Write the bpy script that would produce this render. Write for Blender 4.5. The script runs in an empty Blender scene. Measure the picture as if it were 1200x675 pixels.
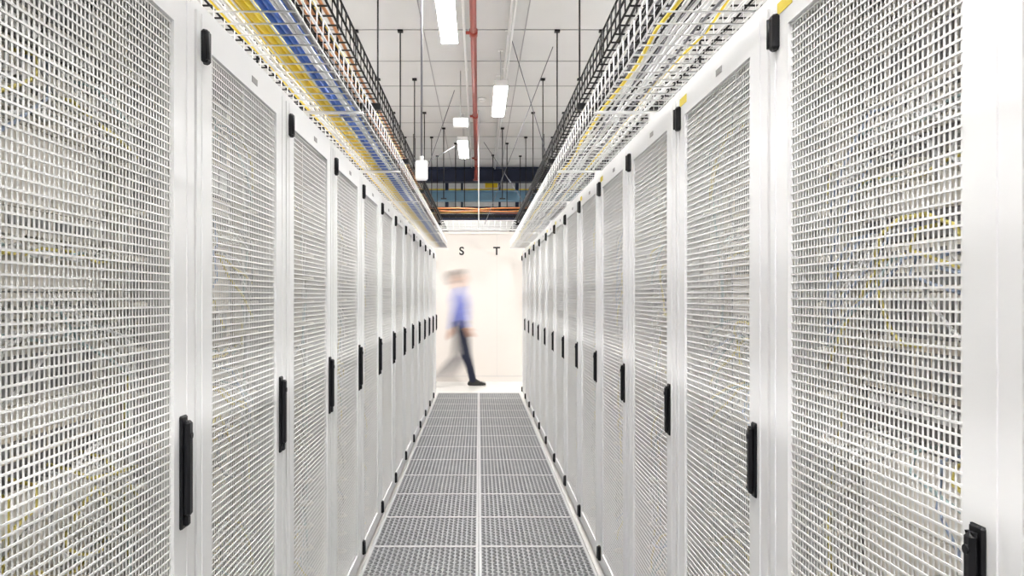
import bpy, bmesh, math, random
from mathutils import Vector, Matrix
import numpy as np
scene = bpy.context.scene
random.seed(7)

# ---------------------------------------------------------------- materials
def mat(name, col, rough=0.5, metal=0.0, var=0.03, scale=6.0, emit=0.0, ecol=(1,1,1), spec=0.5):
    m = bpy.data.materials.new(name); m.use_nodes = True
    nt = m.node_tree; b = nt.nodes['Principled BSDF']
    b.inputs['Roughness'].default_value = rough
    b.inputs['Metallic'].default_value = metal
    b.inputs['Specular IOR Level'].default_value = spec
    if emit > 0:
        b.inputs['Base Color'].default_value = (*col, 1)
        b.inputs['Emission Color'].default_value = (*ecol, 1)
        b.inputs['Emission Strength'].default_value = emit
        return m
    tc = nt.nodes.new('ShaderNodeTexCoord'); nz = nt.nodes.new('ShaderNodeTexNoise')
    nz.inputs['Scale'].default_value = scale; nz.inputs['Detail'].default_value = 3
    cr = nt.nodes.new('ShaderNodeValToRGB')
    cr.color_ramp.elements[0].position = 0.3; cr.color_ramp.elements[1].position = 0.7
    cr.color_ramp.elements[0].color = (*[c*(1-var) for c in col], 1)
    cr.color_ramp.elements[1].color = (*[min(1, c*(1+var)) for c in col], 1)
    nt.links.new(tc.outputs['Object'], nz.inputs['Vector'])
    nt.links.new(nz.outputs['Fac'], cr.inputs['Fac'])
    nt.links.new(cr.outputs['Color'], b.inputs['Base Color'])
    return m

M_WHITE = mat('white_powdercoat', (0.88,0.88,0.882), 0.5, var=0.01)
M_MESH  = mat('white_perforated_steel', (0.94,0.935,0.925), 0.75, var=0.005, spec=0.25)
M_BLACK = mat('black_plastic', (0.008,0.008,0.010), 0.45, var=0.1, spec=0.3)
M_SEAM  = mat('dark_seam', (0.34,0.34,0.34), 0.7)
M_INT   = mat('cabinet_inside', (0.93,0.885,0.81), 0.6, var=0.01)
M_SRV   = mat('server_bezel_grey', (0.82,0.78,0.71), 0.5)
M_SRVD  = mat('server_bezel_dark', (0.28,0.27,0.27), 0.5)
M_BEIGE = mat('beige_equipment', (0.90,0.81,0.68), 0.5)
M_YEL   = mat('yellow_cable', (0.90,0.66,0.02), 0.45)
M_YELP  = mat('pale_yellow_patch_cable', (0.90,0.76,0.20), 0.45)
M_BLUE  = mat('blue_cable', (0.02,0.12,0.52), 0.45)
M_BLUEP = mat('pale_blue_patch_cable', (0.45,0.55,0.75), 0.45)
M_CWH   = mat('white_cable', (0.88,0.88,0.88), 0.45)
M_CGR   = mat('grey_cable', (0.12,0.12,0.14), 0.5)
M_CGRP  = mat('light_grey_patch_cable', (0.5,0.5,0.5), 0.5)
M_ORG   = mat('orange_brown_cable', (0.40,0.15,0.04), 0.5)
M_CAQ   = mat('aqua_cable', (0.50,0.66,0.68), 0.5)
M_LABEL = mat('yellow_label', (0.80,0.62,0.01), 0.5)
M_BWIRE = mat('black_wire', (0.008,0.008,0.009), 0.55, spec=0.2)
M_WWIRE = mat('white_wire', (0.86,0.86,0.86), 0.5)
M_TILE  = mat('floor_grille_steel', (0.31,0.315,0.32), 0.5, 0.1, var=0.05)
M_TEDGE = mat('floor_tile_edge', (0.54,0.54,0.54), 0.5)
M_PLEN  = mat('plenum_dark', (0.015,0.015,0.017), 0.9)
M_FLOOR = mat('floor_white_vinyl', (0.72,0.70,0.67), 0.3, var=0.03)
M_WALL  = mat('wall_warm_white', (0.77,0.72,0.67), 0.6, var=0.012, scale=2)
M_WALL2 = mat('wall_white', (0.86,0.86,0.86), 0.6, var=0.012, scale=2)
M_CEIL  = mat('ceiling_panel', (0.62,0.62,0.62), 0.7, var=0.02, scale=1.5)
M_CJNT  = mat('ceiling_joint', (0.32,0.32,0.33), 0.7)
M_RED   = mat('red_painted_pipe', (0.32,0.045,0.028), 0.4, var=0.1)
M_BLUEB = mat('blue_steel_beam', (0.13,0.26,0.37), 0.5, var=0.08)
M_NAVY  = mat('navy_beam', (0.012,0.020,0.055), 0.6, var=0.1)
M_GREY  = mat('galvanised_grey', (0.45,0.46,0.47), 0.4, 0.5)
M_RAIL  = mat('zinc_rail', (0.80,0.80,0.79), 0.5)
M_FIX   = mat('luminaire_housing', (0.85,0.85,0.85), 0.4)
M_EMIT  = mat('luminaire_diffuser', (1,1,1), 0.5, emit=106.0, ecol=(1.0,0.985,0.965))
M_SIGN  = mat('black_lettering', (0.01,0.01,0.01), 0.6)

# ---------------------------------------------------------------- builder
class MB:
    def __init__(s): s.v=[]; s.f=[]; s.m=[]; s.mats=[]; s.sm=[]
    def mi(s, m):
        if m not in s.mats: s.mats.append(m)
        return s.mats.index(m)
    def box(s, x0,x1,y0,y1,z0,z1, m):
        b=len(s.v); i=s.mi(m)
        s.v += [(x0,y0,z0),(x1,y0,z0),(x1,y1,z0),(x0,y1,z0),(x0,y0,z1),(x1,y0,z1),(x1,y1,z1),(x0,y1,z1)]
        for q in ((0,3,2,1),(4,5,6,7),(0,1,5,4),(1,2,6,5),(2,3,7,6),(3,0,4,7)):
            s.f.append(tuple(b+k for k in q)); s.m.append(i); s.sm.append(False)
    def bbox(s, x0,x1,y0,y1,z0,z1, c, m):
        b=len(s.v); i=s.mi(m)
        def ring(z, k):
            return [(x0+c+k,y0+k,z),(x1-c-k,y0+k,z),(x1-k,y0+c+k,z),(x1-k,y1-c-k,z),(x1-c-k,y1-k,z),(x0+c+k,y1-k,z),(x0+k,y1-c-k,z),(x0+k,y0+c+k,z)]
        rs=[ring(z0,c*0.6),ring(z0+c,0),ring(z1-c,0),ring(z1,c*0.6)]
        for r in rs: s.v+=r
        for j in range(3):
            for k in range(8):
                s.f.append((b+j*8+k,b+j*8+(k+1)%8,b+(j+1)*8+(k+1)%8,b+(j+1)*8+k)); s.m.append(i); s.sm.append(False)
        s.f.append(tuple(b+7-k for k in range(8))); s.m.append(i); s.sm.append(False)
        s.f.append(tuple(b+24+k for k in range(8))); s.m.append(i); s.sm.append(False)
    def tube(s, pts, r, m, n=6, caps=True):
        i=s.mi(m); pts=[Vector(p) for p in pts]; b=len(s.v)
        for k,p in enumerate(pts):
            d=(pts[min(k+1,len(pts)-1)]-pts[max(k-1,0)]).normalized()
            up=Vector((0,0,1)) if abs(d.z)<0.9 else Vector((1,0,0))
            a=d.cross(up).normalized(); c=a.cross(d).normalized()
            for j in range(n):
                t=2*math.pi*(j+0.5)/n
                s.v.append(tuple(p+a*(r*math.cos(t))+c*(r*math.sin(t))))
        for k in range(len(pts)-1):
            for j in range(n):
                s.f.append((b+k*n+j,b+k*n+(j+1)%n,b+(k+1)*n+(j+1)%n,b+(k+1)*n+j)); s.m.append(i); s.sm.append(n>4)
        if caps:
            s.f.append(tuple(b+j for j in range(n))); s.m.append(i); s.sm.append(False)
            e=b+(len(pts)-1)*n
            s.f.append(tuple(e+n-1-j for j in range(n))); s.m.append(i); s.sm.append(False)
    def mesh(s, name):
        me=bpy.data.meshes.new(name); me.from_pydata(s.v,[],s.f)
        for m in s.mats: me.materials.append(m)
        me.polygons.foreach_set('material_index', s.m)
        me.polygons.foreach_set('use_smooth', s.sm)
        me.update()
        bm=bmesh.new(); bm.from_mesh(me); bmesh.ops.recalc_face_normals(bm, faces=bm.faces); bm.to_mesh(me); bm.free()
        return me
    def obj(s, name, loc=(0,0,0), rot=0):
        o=bpy.data.objects.new(name, s.mesh(name)); scene.collection.objects.link(o)
        o.location=loc; o.rotation_euler=(0,0,rot); return o

# ---------------------------------------------------------------- dimensions
XL, XR = -0.60, 0.615
B0 = 1.70; P = 0.80
CAMH = 1.40
ROOF = 4.40
Y0, Y1 = -3.6, 20.0
RX = 4.6

# ---------------------------------------------------------------- server cabinets
def cabinet_mesh(name, seed, style):
    rnd=random.Random(seed); b=MB(); W=P-0.004; D=1.05; H=2.045
    b.box(0,0.02,0.026,D,0.02,H,M_WHITE); b.box(W-0.02,W,0.026,D,0.02,H,M_WHITE)
    b.box(0.02,W-0.02,0.026,D,H-0.03,H,M_WHITE); b.box(0.02,W-0.02,0.026,D,0.02,0.06,M_WHITE)
    b.box(0.02,W-0.02,D-0.012,D,0.06,H-0.03,M_INT)
    b.box(0.005,W-0.005,0.02,0.06,0.0,0.055,M_WHITE)
    b.box(0,W,0.012,0.026,H-0.026,H,M_WHITE)
    b.box(0.02,0.05,0.028,0.06,0.06,H-0.03,M_WHITE); b.box(W-0.05,W-0.02,0.028,0.06,0.06,H-0.03,M_WHITE)
    for x in (0.10,W-0.12):
        b.box(x,x+0.02,0.10,0.14,0.06,H-0.03,M_INT)
    b.box(0.02,0.10,0.125,0.13,0.06,H-0.03,M_INT); b.box(W-0.10,W-0.02,0.125,0.13,0.06,H-0.03,M_INT)
    # door frame
    d0,d1=0.0,0.022; a=0.006; e=W-0.006; zb,zt=0.06,H-0.032
    mx0,mx1=0.102,W-0.118; mz0,mz1=0.115,1.945
    b.box(a,mx0,d0,d1,zb,zt,M_WHITE); b.box(mx1,e,d0,d1,zb,zt,M_WHITE)
    b.box(mx0,mx1,d0,d1,zb,mz0,M_WHITE); b.box(mx0,mx1,d0,d1,mz1,zt,M_WHITE)
    b.box(0.034,0.038,-0.002,0.0,zb,zt,M_WHITE); b.box(W-0.052,W-0.048,-0.002,0.0,zb,zt,M_WHITE)
    # perforated sheet: vertical webs + horizontal ribs
    x=mx0; pitch=0.0130
    while x<mx1:
        b.box(x,min(x+0.0048,mx1),0.0080,0.0086,mz0,mz1,M_MESH); x+=pitch
    z=mz0
    while z<mz1:
        b.box(mx0,mx1,0.0062,0.0078,z,min(z+0.0034,mz1),M_MESH); z+=0.0160
    # hinges
    for hz in (1.944,0.106):
        b.bbox(0.030,0.060,-0.014,0.004,hz-0.036,hz+0.036,0.005,M_BLACK)
        b.tube([(0.034,-0.013,hz-0.030),(0.034,-0.013,hz+0.030)],0.005,M_BLACK,8)
    # handle
    if style=='L':
        hx=W-0.074
        b.bbox(hx-0.018,hx+0.016,-0.006,0.002,0.932,1.160,0.003,M_BLACK)
        b.bbox(hx-0.014,hx+0.011,-0.019,-0.005,0.958,1.150,0.005,M_BLACK)
        b.bbox(hx-0.011,hx+0.008,-0.015,-0.005,0.938,0.958,0.003,M_BLACK)
        b.tube([(hx-0.002,-0.021,1.12),(hx-0.002,-0.018,1.12)],0.007,M_BLACK,12)
    else:
        hx=W-0.084
        b.bbox(hx-0.015,hx+0.015,-0.005,0.002,0.955,1.120,0.003,M_BLACK)
        b.bbox(hx-0.011,hx+0.011,-0.016,-0.004,0.963,1.112,0.006,M_BLACK)
        b.tube([(hx,-0.018,1.09),(hx,-0.015,1.09)],0.006,M_BLACK,12)
    if seed in (31,32): b.box(0.048,0.125,-0.0012,0.0,1.978,2.002,M_LABEL)
    b.box(0.42,0.47,-0.0012,0.0,1.970,1.986,M_SRVD)
    # rack rails with holes
    for x in (0.135,W-0.155):
        b.box(x,x+0.02,0.13,0.14,0.08,H-0.05,M_RAIL)
        z=0.1
        while z<1.95: b.box(x+0.006,x+0.014,0.1285,0.13,z,z+0.010,M_SEAM); z+=0.0222
    # equipment
    U=0.04445; z=0.12; ex0,ex1=0.158,W-0.158
    while z<1.90:
        t=rnd.choices(['server','server2','patch','blank','mgr','gap'],[3,3,3,5,4,.6])[0]
        u={'server':1,'server2':2,'patch':1,'blank':rnd.choice([1,2,3]),'mgr':1,'gap':1}[t]
        z1=min(z+u*U-0.002,1.95)
        if t in('server','server2'):
            mm=rnd.choice([M_SRV,M_SRV,M_BEIGE,M_SRVD,M_INT,M_BEIGE])
            b.box(ex0,ex1,0.125,0.75,z,z1,mm)
            k=rnd.choice([6,8,12]); wv=(ex1-ex0-0.06)/k
            for j in range(k):
                b.box(ex0+0.03+j*wv,ex0+0.03+(j+0.75)*wv,0.1215,0.125,z+0.010,z1-0.010,M_SEAM if mm is not M_SRVD else M_RAIL)
        elif t=='patch':
            b.box(ex0,ex1,0.130,0.20,z,z1,rnd.choice([M_SRVD,M_INT,M_INT]))
            for j in range(12):
                px=ex0+0.025+j*0.037; b.box(px,px+0.016,0.127,0.130,z+0.012,z+0.028,M_SEAM)
                if rnd.random()<0.7:
                    c=rnd.choice([M_YELP,M_CWH,M_CWH,M_BLUEP,M_CAQ,M_CWH,M_CGRP,M_CWH]); sd=-1 if j<6 else 1
                    tx=0.115 if sd<0 else W-0.115
                    dz=rnd.uniform(0.03,0.20)
                    b.tube([(px+0.008,0.128,z+0.02),(px+0.008,0.085,z+0.01),(px+sd*0.03,0.065,z-dz*0.3),((px+tx)/2,0.060,z-dz*0.6),(tx,0.072,z-dz)],0.0034,c,5)
        elif t=='blank':
            b.box(ex0,ex1,0.128,0.132,z,z1,M_INT)
        elif t=='mgr':
            b.box(ex0,ex1,0.130,0.134,z,z1,M_INT)
            for j in range(5):
                px=ex0+0.04+j*0.1
                b.tube([(px,0.13,z+0.006),(px,0.085,z+0.006),(px,0.075,z+0.02),(px,0.085,z+0.036),(px,0.13,z+0.036)],0.0045,M_INT,5)
            for j in range(4):
                c=rnd.choice([M_YELP,M_CWH,M_CAQ,M_CWH,M_CGRP])
                b.tube([(ex0+0.48*k/6, 0.10+0.008*math.sin(k*2.1+j), z+0.018+0.010*math.sin(k*1.7+j*2)) for k in range(7)],0.003,c,5)
        z+=u*U
    for side,x in ((0,0.118),(1,W-0.122)):
        z=0.14
        while z<1.9:
            b.tube([(x-0.025,0.125,z),(x-0.028,0.075,z),(x,0.058,z),(x+0.028,0.075,z),(x+0.025,0.125,z)],0.007,M_INT,6); z+=0.0889
        for j in range(9):
            c=rnd.choice([M_CWH,M_CWH,M_CWH,M_YELP,M_CGRP,M_CAQ,M_CWH,M_CWH]); ph=rnd.uniform(0,6)
            z_a=rnd.uniform(0.12,0.8); z_b=rnd.uniform(1.2,1.98)
            b.tube([(x+0.014*math.sin(ph+k*0.9)+rnd.uniform(-.004,.004), 0.092+0.014*math.cos(ph+k*0.7), z_a+(z_b-z_a)*k/12) for k in range(13)],0.0036,c,5)
    for j in range(6):
        c=rnd.choice([M_YELP,M_CWH,M_CGRP]); cx=rnd.uniform(0.22,W-0.3); cz=rnd.uniform(0.4,1.8); R=rnd.uniform(0.05,0.11)
        b.tube([(cx+R*1.3*math.cos(k*math.pi/7), 0.058+0.01*math.sin(k), cz+R*math.sin(k*math.pi/7)) for k in range(12)],0.0038,c,5)
    return b.mesh(name)

meshL=[cabinet_mesh('server_cabinet_L%d'%i, 11+i,'L') for i in range(3)]
meshR=[cabinet_mesh('server_cabinet_R%d'%i, 31+i,'R') for i in range(3)]
for k in range(-3,12):
    yb=B0+P*k
    o=bpy.data.objects.new('server_cabinet',meshL[k%3]); scene.collection.objects.link(o)
    o.location=(XL,yb+0.002,0); o.rotation_euler=(0,0,math.pi/2)
    o=bpy.data.objects.new('server_cabinet',meshR[(k+1)%3]); scene.collection.objects.link(o)
    o.location=(XR,yb+P-0.002,0); o.rotation_euler=(0,0,-math.pi/2)

# ---------------------------------------------------------------- perforated floor tiles
def tile_mesh():
    b=MB(); s=0.6; g=0.0015; br=0.014; n=20
    z0=-0.03
    b.box(g,s-g,g,br,z0,0,M_TEDGE); b.box(g,s-g,s-br,s-g,z0,0,M_TEDGE)
    b.box(g,br,br,s-br,z0,0,M_TEDGE); b.box(s-br,s-g,br,s-br,z0,0,M_TEDGE)
    i=b.mi(M_TILE); c=(s-2*br)/n
    for a in range(n):
        for d in range(n):
            x=br+a*c; y=br+d*c
            sg=1 if (a+d)%2==0 else -1
            cx,cy=x+c/2,y+c/2
            th=math.radians(45)*sg; ra,rb=c*0.56,c*0.31
            base=len(b.v)
            out=[(x,y),(x+c/2,y),(x+c,y),(x+c,y+c/2),(x+c,y+c),(x+c/2,y+c),(x,y+c),(x,y+c/2)]
            inn=[]
            for (ox,oy) in out:
                an=math.atan2(oy-cy,ox-cx)-th
                rr=ra*rb/math.sqrt((rb*math.cos(an))**2+(ra*math.sin(an))**2)
                an2=an+th
                inn.append((cx+rr*math.cos(an2),cy+rr*math.sin(an2)))
            zt=-0.002
            b.v += [(p[0],p[1],zt) for p in out]+[(p[0],p[1],zt) for p in inn]+[(p[0],p[1],zt-0.012) for p in inn]
            for k in range(8):
                k2=(k+1)%8
                b.f.append((base+k,base+k2,base+8+k2,base+8+k)); b.m.append(i); b.sm.append(False)
                b.f.append((base+8+k,base+8+k2,base+16+k2,base+16+k)); b.m.append(i); b.sm.append(False)
    return b.mesh('floor_grille_tile')
tm=tile_mesh()
yt=11.707
fl=MB()
while yt>-3.0:
    yt-=0.6
    for x in (-0.6,0.0):
        o=bpy.data.objects.new('floor_grille_tile',tm); scene.collection.objects.link(o); o.location=(x,yt,0)
tile_start=yt
fl.box(-RX,-0.602,Y0,11.707,-0.04,-0.0005,M_FLOOR); fl.box(0.602,RX,Y0,11.707,-0.04,-0.0005,M_FLOOR)
fl.box(-RX,RX,11.709,13.30,-0.04,-0.0005,M_FLOOR); fl.box(-0.602,0.602,Y0,tile_start-0.002,-0.04,-0.0005,M_FLOOR)
fl.box(-RX,RX,13.30,Y1,-0.04,-0.0005,M_FLOOR)
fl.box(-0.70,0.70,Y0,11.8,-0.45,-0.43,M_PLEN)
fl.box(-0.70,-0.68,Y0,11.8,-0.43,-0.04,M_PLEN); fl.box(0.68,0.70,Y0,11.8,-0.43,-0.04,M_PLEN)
fl.box(-3,3,11.706,11.7085,-0.035,0.0003,M_SEAM)
yy=tile_start
while yy<11.8:
    for sx in (-0.6,0.0,0.6): fl.tube([(sx,yy,-0.43),(sx,yy,-0.035)],0.012,M_GREY,8)
    yy+=0.6
fl.obj('floor')

# ---------------------------------------------------------------- room shell
def shell(name, *boxes):
    b=MB()
    for bx in boxes: b.box(*bx)
    return b.obj(name)
shell('wall_left',(-RX-0.1,-RX,Y0,Y1,-0.04,ROOF,M_WALL2))
shell('wall_right',(RX,RX+0.1,Y0,Y1,-0.04,ROOF,M_WALL2))
shell('wall_rear',(-RX-0.1,RX+0.1,Y0-0.1,Y0,-0.04,ROOF,M_WALL2))
shell('wall_far',(-RX-0.1,RX+0.1,Y1,Y1+0.1,-0.04,ROOF,M_WALL2))
b=MB(); WY=13.30; WT=2.44
b.box(-RX,RX,WY,WY+0.10,0,WT,M_WALL)
for x in (-3.3,-2.1,-0.9,0.30,1.50,2.7): b.box(x-0.0010,x+0.0010,WY-0.0006,WY,0.09,WT,M_GREY)
b.obj('wall_partition')
b=MB(); b.box(-RX,RX,WY-0.012,WY-0.0008,0,0.085,M_WALL); b.box(-RX,RX,WY-0.013,WY-0.0008,0.085,0.089,M_GREY); b.obj('baseboard_partition')
b=MB(); b.box(-RX,RX,WY-0.03,WY+0.12,WT,WT+0.04,M_WALL); b.obj('trim_partition')

b=MB(); b.box(-RX,RX,Y0,Y1,ROOF,ROOF+0.1,M_CEIL)
y=Y0+0.6
while y<Y1:
    b.box(-RX,RX,y-0.010,y+0.010,ROOF-0.006,ROOF,M_CJNT); y+=1.2
for x in (-4.0,-2.9,-1.75,-0.62,0.52,1.65,2.8,3.9):
    b.box(x-0.006,x+0.006,Y0,Y1,ROOF-0.005,ROOF,M_CJNT)
b.obj('ceiling')

# ---------------------------------------------------------------- luminaires
def luminaire(x,y,L=1.6,z=3.90):
    b=MB(); w=0.085
    b.box(-w,w,0,L,0.012,0.065,M_FIX)
    b.box(-w,-w+0.006,0,L,-0.004,0.012,M_FIX); b.box(w-0.006,w,0,L,-0.004,0.012,M_FIX)
    b.box(-w,w,-0.01,0.0,-0.004,0.065,M_FIX); b.box(-w,w,L,L+0.01,-0.004,0.065,M_FIX)
    b.box(-w+0.008,w-0.008,0.004,L-0.004,0.0,0.010,M_EMIT)
    for yy in (0.25,L-0.25):
        b.tube([(0,yy,0.065),(0,yy,ROOF-z)],0.004,M_GREY,6)
        b.box(-0.03,0.03,yy-0.03,yy+0.03,ROOF-z-0.012,ROOF-z-0.0065,M_FIX)
    return b.obj('linear_ceiling_light',(x,y,z))
for (x,y) in ((-0.285,6.3),(0.265,9.5),(-0.26,12.84),(0.265,3.0),(-0.285,-0.2),(0.265,-3.4)):
    luminaire(x,y)
for sx in (-3.1,3.1):
    for y in (-2.0,1.5,5.0,8.5,12.0,15.5): luminaire(sx,y)

# ---------------------------------------------------------------- cable baskets
def basket(x0,x1,z,h,y0,y1,m,r=0.0028,pitch=0.10,nl=5,ns=2):
    b=MB()
    w=x1-x0
    for k in range(nl): 
        x=x0+w*k/(nl-1); b.tube([(x,y0,z),(x,y1,z)],r,m,5)
    for k in range(1,ns+1):
        zz=z+h*k/ns
        for x in (x0,x1): b.tube([(x,y0,zz),(x,y1,zz)],r,m,5)
    y=y0+0.03
    while y<y1:
        b.tube([(x0,y,z+h),(x0,y,z-2*r),(x1,y,z-2*r),(x1,y,z+h)],r,m,5); y+=pitch
    return b
def strand(b, x, z, y0, y1, r, m, amp=0.006, seed=0, n=6, step=0.35):
    rr=random.Random(seed); pts=[]; y=y0
    while y<y1: pts.append((x+rr.uniform(-amp,amp), y, z+abs(rr.uniform(0,amp)))); y+=step
    pts.append((x,y1,z)); b.tube(pts,r,m,n)

for sg in (-1,1):
    xs=sorted((sg*0.51,sg*0.77))
    b=basket(xs[0],xs[1],2.20,0.11,-1.5,13.0,M_WWIRE,r=0.0032,pitch=0.10,nl=6,ns=2)
    y=0.2
    while y<13:
        xs=sorted((sg*0.49,sg*0.79)); b.box(xs[0],xs[1],y,y+0.03,2.180,2.186,M_WHITE)
        xs=sorted((sg*0.725,sg*0.755)); b.box(xs[0],xs[1],y,y+0.03,2.046,2.180,M_WHITE); y+=1.6
    b.obj('white_cable_basket')

b=MB()
specs=[(-0.680,.009,M_YEL),(-0.657,.012,M_YEL),(-0.632,.011,M_YEL),(-0.668,.007,M_YEL,.022),(-0.644,.007,M_YEL,.022),(-0.608,.010,M_BLUE),(-0.588,.010,M_BLUE),(-0.568,.008,M_CWH),(-0.72,.006,M_CWH),(-0.70,.006,M_CWH),(-0.735,.005,M_YEL),(-0.55,.007,M_CWH),(-0.53,.006,M_CGR),(-0.54,.005,M_BLUE)]
for i,s in enumerate(specs): strand(b,s[0],2.2045+s[1]+(s[3] if len(s)>3 else 0),-1.4,12.9,s[1],s[2],seed=i,amp=0.004)
b.obj('cable_bundle')
b=MB()
specs=[(0.545,.006,M_YEL),(0.56,.005,M_CWH),(0.60,.006,M_CWH),(0.64,.007,M_CWH),(0.685,.004,M_YEL),(0.70,.006,M_CWH),(0.73,.005,M_CWH),(0.62,.005,M_CWH),(0.575,.005,M_CWH),(0.665,.005,M_CGR),(0.59,.004,M_CGR)]
for i,(x,r,m) in enumerate(specs): strand(b,x,2.2045+r,-1.4,12.9,r,m,seed=40+i,amp=0.012)
b.obj('cable_bundle')

for sg in (-1,1):
    xs=sorted((sg*0.63,sg*0.84))
    b=basket(xs[0],xs[1],2.62,0.13,-1.5,18.0,M_BWIRE,r=0.0055,pitch=0.12,nl=4,ns=2)
    b.obj('black_cable_basket')
    xs=sorted((sg*0.95,sg*1.30))
    b=basket(xs[0],xs[1],2.62,0.10,-1.5,18.0,M_BWIRE,r=0.005,pitch=0.15,nl=5,ns=2)
    b.obj('black_cable_basket')
    b=MB()
    rn=random.Random(5+sg)
    for i in range(6):
        m=([M_ORG,M_CGR,M_ORG,M_ORG,M_YEL,M_ORG] if sg<0 else [M_CGR,M_BWIRE,M_CGR,M_BWIRE,M_CWH,M_BWIRE])[i]
        r=rn.choice([0.006,0.008,0.01]); strand(b,sg*(0.815-0.03*i),2.627+r,-1.4,17.9,r,m,seed=90+i+sg)
    b.obj('cable_bundle')
    for y in (1.0,3.0,5.0,7.0,9.0,11.0,13.0,15.0,17.0):
        h=MB()
        xa,xb=sorted((sg*0.61,sg*1.45))
        h.box(xa,xb,y-0.02,y+0.02,2.565,2.602,M_BWIRE)
        for x in (0.88,1.38):
            h.tube([(sg*x,y,2.545),(sg*x,y,ROOF-0.006)],0.0075,M_BWIRE,6)
            h.tube([(sg*x,y,2.603),(sg*x,y,2.614)],0.014,M_GREY,6)
            h.box(sg*x-0.03,sg*x+0.03,y-0.03,y+0.03,ROOF-0.03,ROOF-0.0065,M_BWIRE)
        h.obj('trapeze_hanger')

# sprinkler pipe
b=MB(); px=-0.055; pz=4.15
b.tube([(px,-3.4,pz),(px,16.6,pz)],0.034,M_RED,14)
for y in (1.2,4.9,8.35,12.2,15.9):
    b.tube([(px,y-0.07,pz),(px,y+0.07,pz)],0.044,M_RED,14)
    b.tube([(px-0.08,y,pz),(px+0.02,y,pz)],0.018,M_RED,10)
    b.tube([(px,y+0.3,pz+0.034),(px,y+0.3,ROOF-0.006)],0.006,M_GREY,6)
b.tube([(px,16.6,pz),(px,16.68,pz-0.02),(px,16.70,pz-0.12),(px,16.70,pz-0.30)],0.036,M_RED,14)
b.tube([(px,16.70,pz-0.30),(px,16.70,pz-0.33)],0.06,M_RED,14)
b.obj('sprinkler_pipe')
b=MB()
for x,z,r in ((0.34,4.36,0.018),(0.37,4.32,0.012),(-0.16,4.36,0.016)):
    b.tube([(x,-3.5,z),(x,18.3,z)],r,M_FIX,8)
y=-3
while y<18:
    b.box(0.30,0.39,y,y+0.03,ROOF-0.012,ROOF-0.0065,M_FIX); b.box(0.325,0.335,y,y+0.03,4.34,ROOF-0.012,M_FIX)
    b.box(-0.18,-0.14,y,y+0.03,4.372,ROOF-0.0065,M_FIX); y+=1.5
b.obj('ceiling_conduit')
b=MB()
b.bbox(-0.050,0.050,-0.03,0.03,-0.085,0.075,0.015,M_FIX); b.tube([(0,0,0.075),(0,0,ROOF-0.0065-2.43)],0.009,M_CGR,8)
b.tube([(0,0,0.06),(0,0,0.11)],0.016,M_FIX,10)
b.box(-0.03,0.03,-0.033,-0.03,-0.05,0.0,M_FIX)
b.obj('wireless_access_point',(-0.463,6.5,2.43))
b=MB(); b.bbox(-0.10,0.10,-0.05,0.05,-0.06,0.06,0.015,M_FIX); b.tube([(0,0,0.06),(0,0,0.69)],0.006,M_GREY,6); b.obj('junction_box',(-0.24,10.6,3.70))
for (x,y) in ((0.05,12.1),(0.10,7.0)):
    b=MB(); b.tube([(0,0,-0.05),(0,0,-0.035)],0.04,M_FIX,16); b.tube([(0,0,-0.035),(0,0,-0.0065)],0.055,M_FIX,16); b.obj('smoke_detector',(x,y,ROOF))
b=MB(); b.tube([(0.0,12.9,2.50),(0.0,12.9,ROOF-0.006)],0.010,M_FIX,8); b.tube([(0,12.9,2.48),(0,12.9,2.50)],0.03,M_FIX,8); b.obj('drop_conduit')
for i,(p,q) in enumerate((((-0.86,9.3,2.8),(-0.2,15.0,ROOF-0.03)),((0.86,9.3,4.3),(0.10,13.2,2.60)),((0.86,9.3,2.8),(0.38,9.3,4.39)),((-0.86,11.3,2.8),(-0.35,11.6,4.39)),((0.86,13.3,2.8),(0.1,15.5,4.39)))):
    b=MB(); b.tube([p,q],0.005,M_CGR,5); b.obj('brace_wire')
for (x,y) in ((-0.62,14.2),(-0.45,15.6),(0.42,14.2),(0.55,15.6),(-0.30,16.9),(0.30,16.9)):
    b=MB(); b.tube([(x,y,3.15),(x,y,ROOF-0.006)],0.009,M_BWIRE,6); b.box(x-0.05,x+0.05,y-0.02,y+0.02,3.13,3.15,M_BWIRE); b.box(x-0.03,x+0.03,y-0.03,y+0.03,ROOF-0.03,ROOF-0.0065,M_BWIRE); b.obj('hanger_rod')

# ---------------------------------------------------------------- far services zone
b=basket(0,0.30,0,0.14,-4.4,4.4,M_WWIRE,r=0.005,pitch=0.10,nl=5,ns=3)
for x in (-4,-3,-2,-1,0,1,2,3,4): b.box(0.02,0.05,x-0.015,x+0.015,-0.05,-0.008,M_WHITE)
b.obj('white_cable_basket',(0,13.36,2.533),math.pi/2)
b=basket(0,0.35,0,0.12,-4.4,4.4,M_BWIRE,r=0.006,pitch=0.12,nl=5,ns=2)
for y in (-3.5,-1.2,1.2,3.5):
    for x in (-0.02,0.37): b.tube([(x,y,-0.04),(x,y,ROOF-2.90-0.0065)],0.007,M_BWIRE,6)
    b.box(-0.03,0.38,y-0.02,y+0.02,-0.05,-0.018,M_BWIRE)
b.obj('black_cable_basket',(0,14.75,2.90),math.pi/2)
b=MB(); rn=random.Random(3)
for i in range(11):
    m=[M_ORG,M_CGR,M_ORG,M_BWIRE,M_YEL,M_ORG,M_RED,M_CWH,M_BWIRE,M_ORG,M_BWIRE][i]; r=rn.uniform(0.01,0.02)
    pts=[(x*0.4, 14.43+(i%9)*0.034, 2.909+r+rn.uniform(0,0.03)+(0.05 if i>8 else 0)) for x in range(-11,12)]
    b.tube(pts,r,m,6)
b.obj('cable_bundle')
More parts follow.
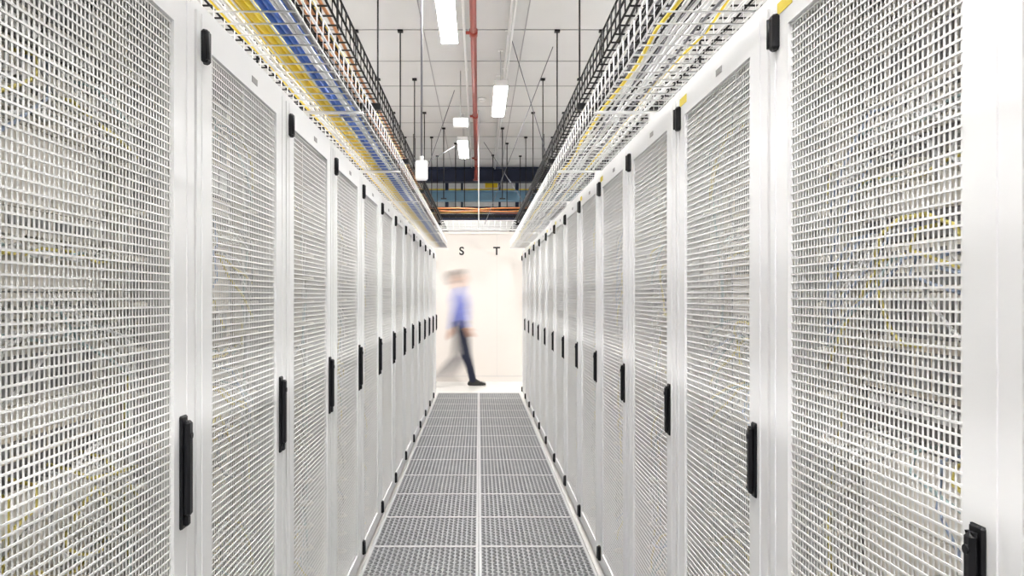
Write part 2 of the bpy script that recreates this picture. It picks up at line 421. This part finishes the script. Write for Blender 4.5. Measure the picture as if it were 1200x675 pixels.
def ibeam(b,y,z,w,h,t,m):
    b.box(-RX,RX,y-w/2,y+w/2,z,z+t,m); b.box(-RX,RX,y-w/2,y+w/2,z+h-t,z+h,m); b.box(-RX,RX,y-t/2,y+t/2,z+t,z+h-t,m)
b=MB(); ibeam(b,18.3,3.58,0.22,0.24,0.025,M_BLUEB); b.obj('blue_steel_beam')
b=MB(); ibeam(b,18.6,4.06,0.3,0.33,0.03,M_NAVY); b.obj('roof_edge_beam')
b=MB()
b.box(-RX,RX,18.8,18.95,3.2,3.34,M_NAVY)
for x in (-3,-1.6,-0.75,0.9,1.9,3): b.box(x-0.04,x+0.04,18.82,18.90,3.34,ROOF,M_NAVY)
b.obj('service_strut')
b=MB(); rn=random.Random(9)
for i in range(6):
    z=[3.39,3.43,3.48,3.54,3.90,3.97][i]; m=[M_BWIRE,M_ORG,M_CGR,M_NAVY,M_CWH,M_YEL][i]
    b.tube([(-RX,19.2,z),(RX,19.2,z)],[0.03,0.02,0.03,0.02,0.05,0.02][i],m,8)
for x in (-2.6,-1.3,-0.4,0.5,1.35,2.6):
    b.tube([(x,19.2,3.34),(x,19.2,ROOF)],0.03,M_NAVY,8)
b.box(0.15,0.45,19.0,19.15,4.00,4.10,M_YEL)
b.obj('service_pipe')

# ---------------------------------------------------------------- lettering
for ch,x in (('S',-0.283),('T',0.297)):
    cu=bpy.data.curves.new('wall_letter','FONT'); cu.body=ch; cu.size=0.185; cu.align_x='CENTER'; cu.extrude=0.001; cu.offset=0.005
    cu.materials.append(M_SIGN)
    o=bpy.data.objects.new('wall_letter_'+ch.lower(),cu); scene.collection.objects.link(o)
    o.location=(x,WY-0.0018,2.10); o.rotation_euler=(math.pi/2,0,0)

# ---------------------------------------------------------------- walking man
M_SKIN=mat('skin',(0.55,0.31,0.21),0.5); M_HAIR=mat('hair_brown',(0.09,0.055,0.035),0.7)
M_SHIRT=mat('lavender_shirt',(0.17,0.20,0.52),0.7); M_TROU=mat('navy_trousers',(0.010,0.014,0.036),0.8)
M_SHOE=mat('black_shoe',(0.010,0.010,0.010),0.35); M_EYEW=mat('eye_dark',(0.03,0.02,0.02),0.2); M_LIP=mat('lip',(0.42,0.18,0.15),0.5)
caps=[]
def cap(a,b_,ra,rb,m): caps.append((Vector(a),Vector(b_),ra,rb,m))
for (x,hw,z,r,m) in ((-0.165,0.075,0.93,0.108,M_TROU),(-0.165,0.065,0.99,0.105,M_TROU),(-0.165,0.06,1.08,0.110,M_SHIRT),(-0.17,0.065,1.17,0.116,M_SHIRT),(-0.18,0.085,1.27,0.120,M_SHIRT),(-0.195,0.10,1.36,0.112,M_SHIRT),(-0.21,0.11,1.43,0.078,M_SHIRT)):
    cap((x,-hw,z),(x,hw,z),r,r,m)
cap((-0.21,-0.14,1.455),(-0.21,0,1.49),0.055,0.062,M_SHIRT); cap((-0.21,0.14,1.455),(-0.21,0,1.49),0.055,0.062,M_SHIRT)
cap((-0.205,0,1.48),(-0.20,0,1.52),0.066,0.062,M_SHIRT)
cap((-0.205,0,1.49),(-0.225,0,1.62),0.055,0.055,M_SKIN)
cap((-0.255,-0.012,1.725),(-0.255,0.012,1.725),0.083,0.083,M_SKIN)
cap((-0.215,0,1.72),(-0.20,0,1.66),0.068,0.058,M_SKIN)
cap((-0.19,0,1.63),(-0.175,0,1.622),0.040,0.028,M_SKIN)
cap((-0.145,0,1.70),(-0.128,0,1.675),0.012,0.014,M_SKIN)
cap((-0.152,-0.035,1.726),(-0.152,0.035,1.726),0.012,0.012,M_SKIN)
cap((-0.147,-0.016,1.642),(-0.147,0.016,1.642),0.009,0.009,M_LIP)
for s in (-1,1):
    cap((-0.148,s*0.031,1.706),(-0.148,s*0.031,1.7065),0.0085,0.0085,M_EYEW)
    cap((-0.232,s*0.080,1.675),(-0.238,s*0.086,1.715),0.010,0.014,M_SKIN)
cap((-0.275,-0.012,1.742),(-0.275,0.012,1.742),0.092,0.092,M_HAIR)
cap((-0.215,-0.02,1.776),(-0.215,0.02,1.776),0.050,0.050,M_HAIR); cap((-0.285,0,1.68),(-0.285,0,1.65),0.066,0.05,M_HAIR)
def leg(hip,knee,ank,heel,ball,toe):
    cap(hip,((Vector(hip)+Vector(knee))/2),0.096,0.084,M_TROU); cap((Vector(hip)+Vector(knee))/2,knee,0.084,0.068,M_TROU)
    cm=Vector(knee)*0.65+Vector(ank)*0.35
    cap(knee,cm,0.067,0.066,M_TROU); cap(cm,ank,0.066,0.054,M_TROU)
    cap(ank,heel,0.038,0.034,M_SHOE); cap(heel,ball,0.032,0.038,M_SHOE); cap(ank,ball,0.036,0.034,M_SHOE); cap(ball,toe,0.038,0.027,M_SHOE)
    d=Vector((0,0.014,0)); cap(Vector(ball)-d,Vector(toe)-d*0.8,0.034,0.026,M_SHOE); cap(Vector(ball)+d,Vector(toe)+d*0.8,0.034,0.026,M_SHOE)
leg((-0.165,0.09,0.90),(-0.085,0.09,0.50),(0.005,0.09,0.10),(-0.045,0.09,0.036),(0.12,0.09,0.040),(0.19,0.09,0.030))
leg((-0.165,-0.09,0.90),(-0.18,-0.09,0.49),(-0.455,-0.09,0.19),(-0.50,-0.09,0.155),(-0.385,-0.09,0.050),(-0.325,-0.09,0.030))
def hand(w,dirv,out,sz=1.0):
    w=Vector(w); d=Vector(dirv).normalized(); o=Vector(out).normalized()
    side=d.cross(o).normalized()
    if side.x<0: side=-side
    for t in (-0.028,-0.01,0.01,0.026): cap(w+side*t*0.5,w+d*0.085+side*t,0.013,0.012,M_SKIN)
    for k,(t,L) in enumerate(((0.030,0.070),(0.010,0.078),(-0.011,0.073),(-0.031,0.058))):
        a=w+d*0.088+side*t; b1=a+d*L*0.45+o*0.008; c1=b1+d*L*0.3+o*0.016; e1=c1+d*L*0.16+o*0.018
        cap(a,b1,0.0092,0.0088,M_SKIN); cap(b1,c1,0.0086,0.008,M_SKIN); cap(c1,e1,0.008,0.007,M_SKIN)
    a=w+d*0.022+side*0.026; b1=a+d*0.028+side*0.026+o*0.008; c1=b1+d*0.030+side*0.010+o*0.010
    cap(a,b1,0.0125,0.010,M_SKIN); cap(b1,c1,0.0098,0.008,M_SKIN)
def arm(sh,el,wr,s):
    cap(sh,el,0.056,0.045,M_SHIRT); m=(Vector(el)*0.6+Vector(wr)*0.4)
    cap(el,m,0.045,0.043,M_SHIRT); cap(m,wr,0.043,0.034,M_SHIRT)
    dv=(Vector(wr)-Vector(el)).normalized(); cap(Vector(wr),Vector(wr)+dv*0.035,0.026,0.024,M_SKIN)
    hand(Vector(wr)+dv*0.035,dv,(0,-s,0))
arm((-0.21,-0.185,1.435),(-0.225,-0.235,1.16),(-0.10,-0.225,0.95),-1)
arm((-0.21,0.185,1.435),(-0.28,0.235,1.17),(-0.33,0.225,0.93),1)

bm=bmesh.new()
def add_cap(bm,a,b_,ra,rb):
    d=b_-a; L=d.length
    q=Vector((0,0,1)).rotation_difference(d.normalized()).to_matrix() if L>1e-6 else Matrix.Identity(3)
    n=20; rings=[]
    for k in range(1,8): 
        t=-math.pi/2+math.pi/2*k/7; rings.append((ra*math.cos(t),ra*math.sin(t)))
    for k in range(0,7):
        t=math.pi/2*k/7; rings.append((rb*math.cos(t),L+rb*math.sin(t)))
    p0=bm.verts.new(a+q@Vector((0,0,-ra))); p1=bm.verts.new(a+q@Vector((0,0,L+rb)))
    vs=[[bm.verts.new(a+q@Vector((r*math.cos(2*math.pi*j/n),r*math.sin(2*math.pi*j/n),z))) for j in range(n)] for r,z in rings]
    for j in range(n):
        j2=(j+1)%n
        bm.faces.new((p0,vs[0][j2],vs[0][j])); bm.faces.new((p1,vs[-1][j],vs[-1][j2]))
        for k in range(len(vs)-1): bm.faces.new((vs[k][j],vs[k][j2],vs[k+1][j2],vs[k+1][j]))
for c in caps: add_cap(bm,*c[:4])
me=bpy.data.meshes.new('tmp'); bm.to_mesh(me); bm.free()
tmp=bpy.data.objects.new('tmp',me); scene.collection.objects.link(tmp)
rm=tmp.modifiers.new('r','REMESH'); rm.mode='VOXEL'; rm.voxel_size=0.0055
sm=tmp.modifiers.new('s','SMOOTH'); sm.factor=0.5; sm.iterations=3
dg=bpy.context.evaluated_depsgraph_get(); dg.update()
me2=bpy.data.meshes.new_from_object(tmp.evaluated_get(dg)); bpy.data.objects.remove(tmp)
me2.name='walking_man'; me2.materials.clear()
pm=[M_SKIN,M_HAIR,M_SHIRT,M_TROU,M_SHOE,M_EYEW,M_LIP]
for m in pm: me2.materials.append(m)
nf=len(me2.polygons); cen=np.zeros(nf*3); me2.polygons.foreach_get('center',cen); cen=cen.reshape(-1,3)
best=np.full(nf,1e9); idx=np.zeros(nf,dtype=np.int32)
for a,b_,ra,rb,m in caps:
    A=np.array(a); Dv=np.array(b_-a); L2=max(float(Dv@Dv),1e-12)
    t=np.clip(((cen-A)@Dv)/L2,0,1); dist=np.linalg.norm(cen-(A+t[:,None]*Dv),axis=1)-(ra+(rb-ra)*t)
    w=dist<best; best[w]=dist[w]; idx[w]=pm.index(m)
me2.polygons.foreach_set('material_index',idx); me2.polygons.foreach_set('use_smooth',np.ones(nf,dtype=bool)); me2.update()
man=bpy.data.objects.new('walking_man',me2); scene.collection.objects.link(man); man.location=(-0.10,12.50,0.003)
print('MAN verts',len(me2.vertices))
# the man is moving during the exposure
man.shape_key_add(name='Basis'); kb=man.shape_key_add(name='stride'); kb.slider_min=-4; kb.slider_max=4
n=len(me2.vertices); co=np.zeros(n*3); me2.vertices.foreach_get('co',co); co=co.reshape(-1,3)
w=np.clip((0.85-co[:,2])/0.85,0,1)*(co[:,1]<-0.0)
co2=co.copy(); co2[:,0]+=0.17*w
kb.data.foreach_set('co',co2.ravel())
def key(f,rot,val):
    man.rotation_euler=(0,rot,0); man.keyframe_insert('rotation_euler',frame=f)
    kb.value=val; kb.keyframe_insert('value',frame=f)
A=math.radians(21)
key(0,-A,-4); key(2,A,4)
for ad in (man.animation_data,me2.shape_keys.animation_data):
    for fc in ad.action.fcurves:
        for kp in fc.keyframe_points: kp.interpolation='LINEAR'
scene.frame_start=1; scene.frame_end=1; scene.frame_set(1)
scene.render.use_motion_blur=True; scene.render.motion_blur_shutter=0.5

# ---------------------------------------------------------------- world / camera / view
w=bpy.data.worlds.new('world'); scene.world=w; w.use_nodes=True
w.node_tree.nodes['Background'].inputs['Color'].default_value=(0.9,0.95,1,1); w.node_tree.nodes['Background'].inputs['Strength'].default_value=0.5
cam=bpy.data.cameras.new('camera'); co_=bpy.data.objects.new('camera',cam); scene.collection.objects.link(co_)
co_.location=(0,0,CAMH); co_.rotation_euler=(math.pi/2,0,0)
cam.sensor_width=36; cam.lens=36*940/1200; cam.shift_x=39/1200; cam.shift_y=10.5/1200; cam.clip_start=0.05; cam.clip_end=100
scene.camera=co_
scene.view_settings.view_transform='Standard'; scene.view_settings.look='None'; scene.view_settings.exposure=0.0
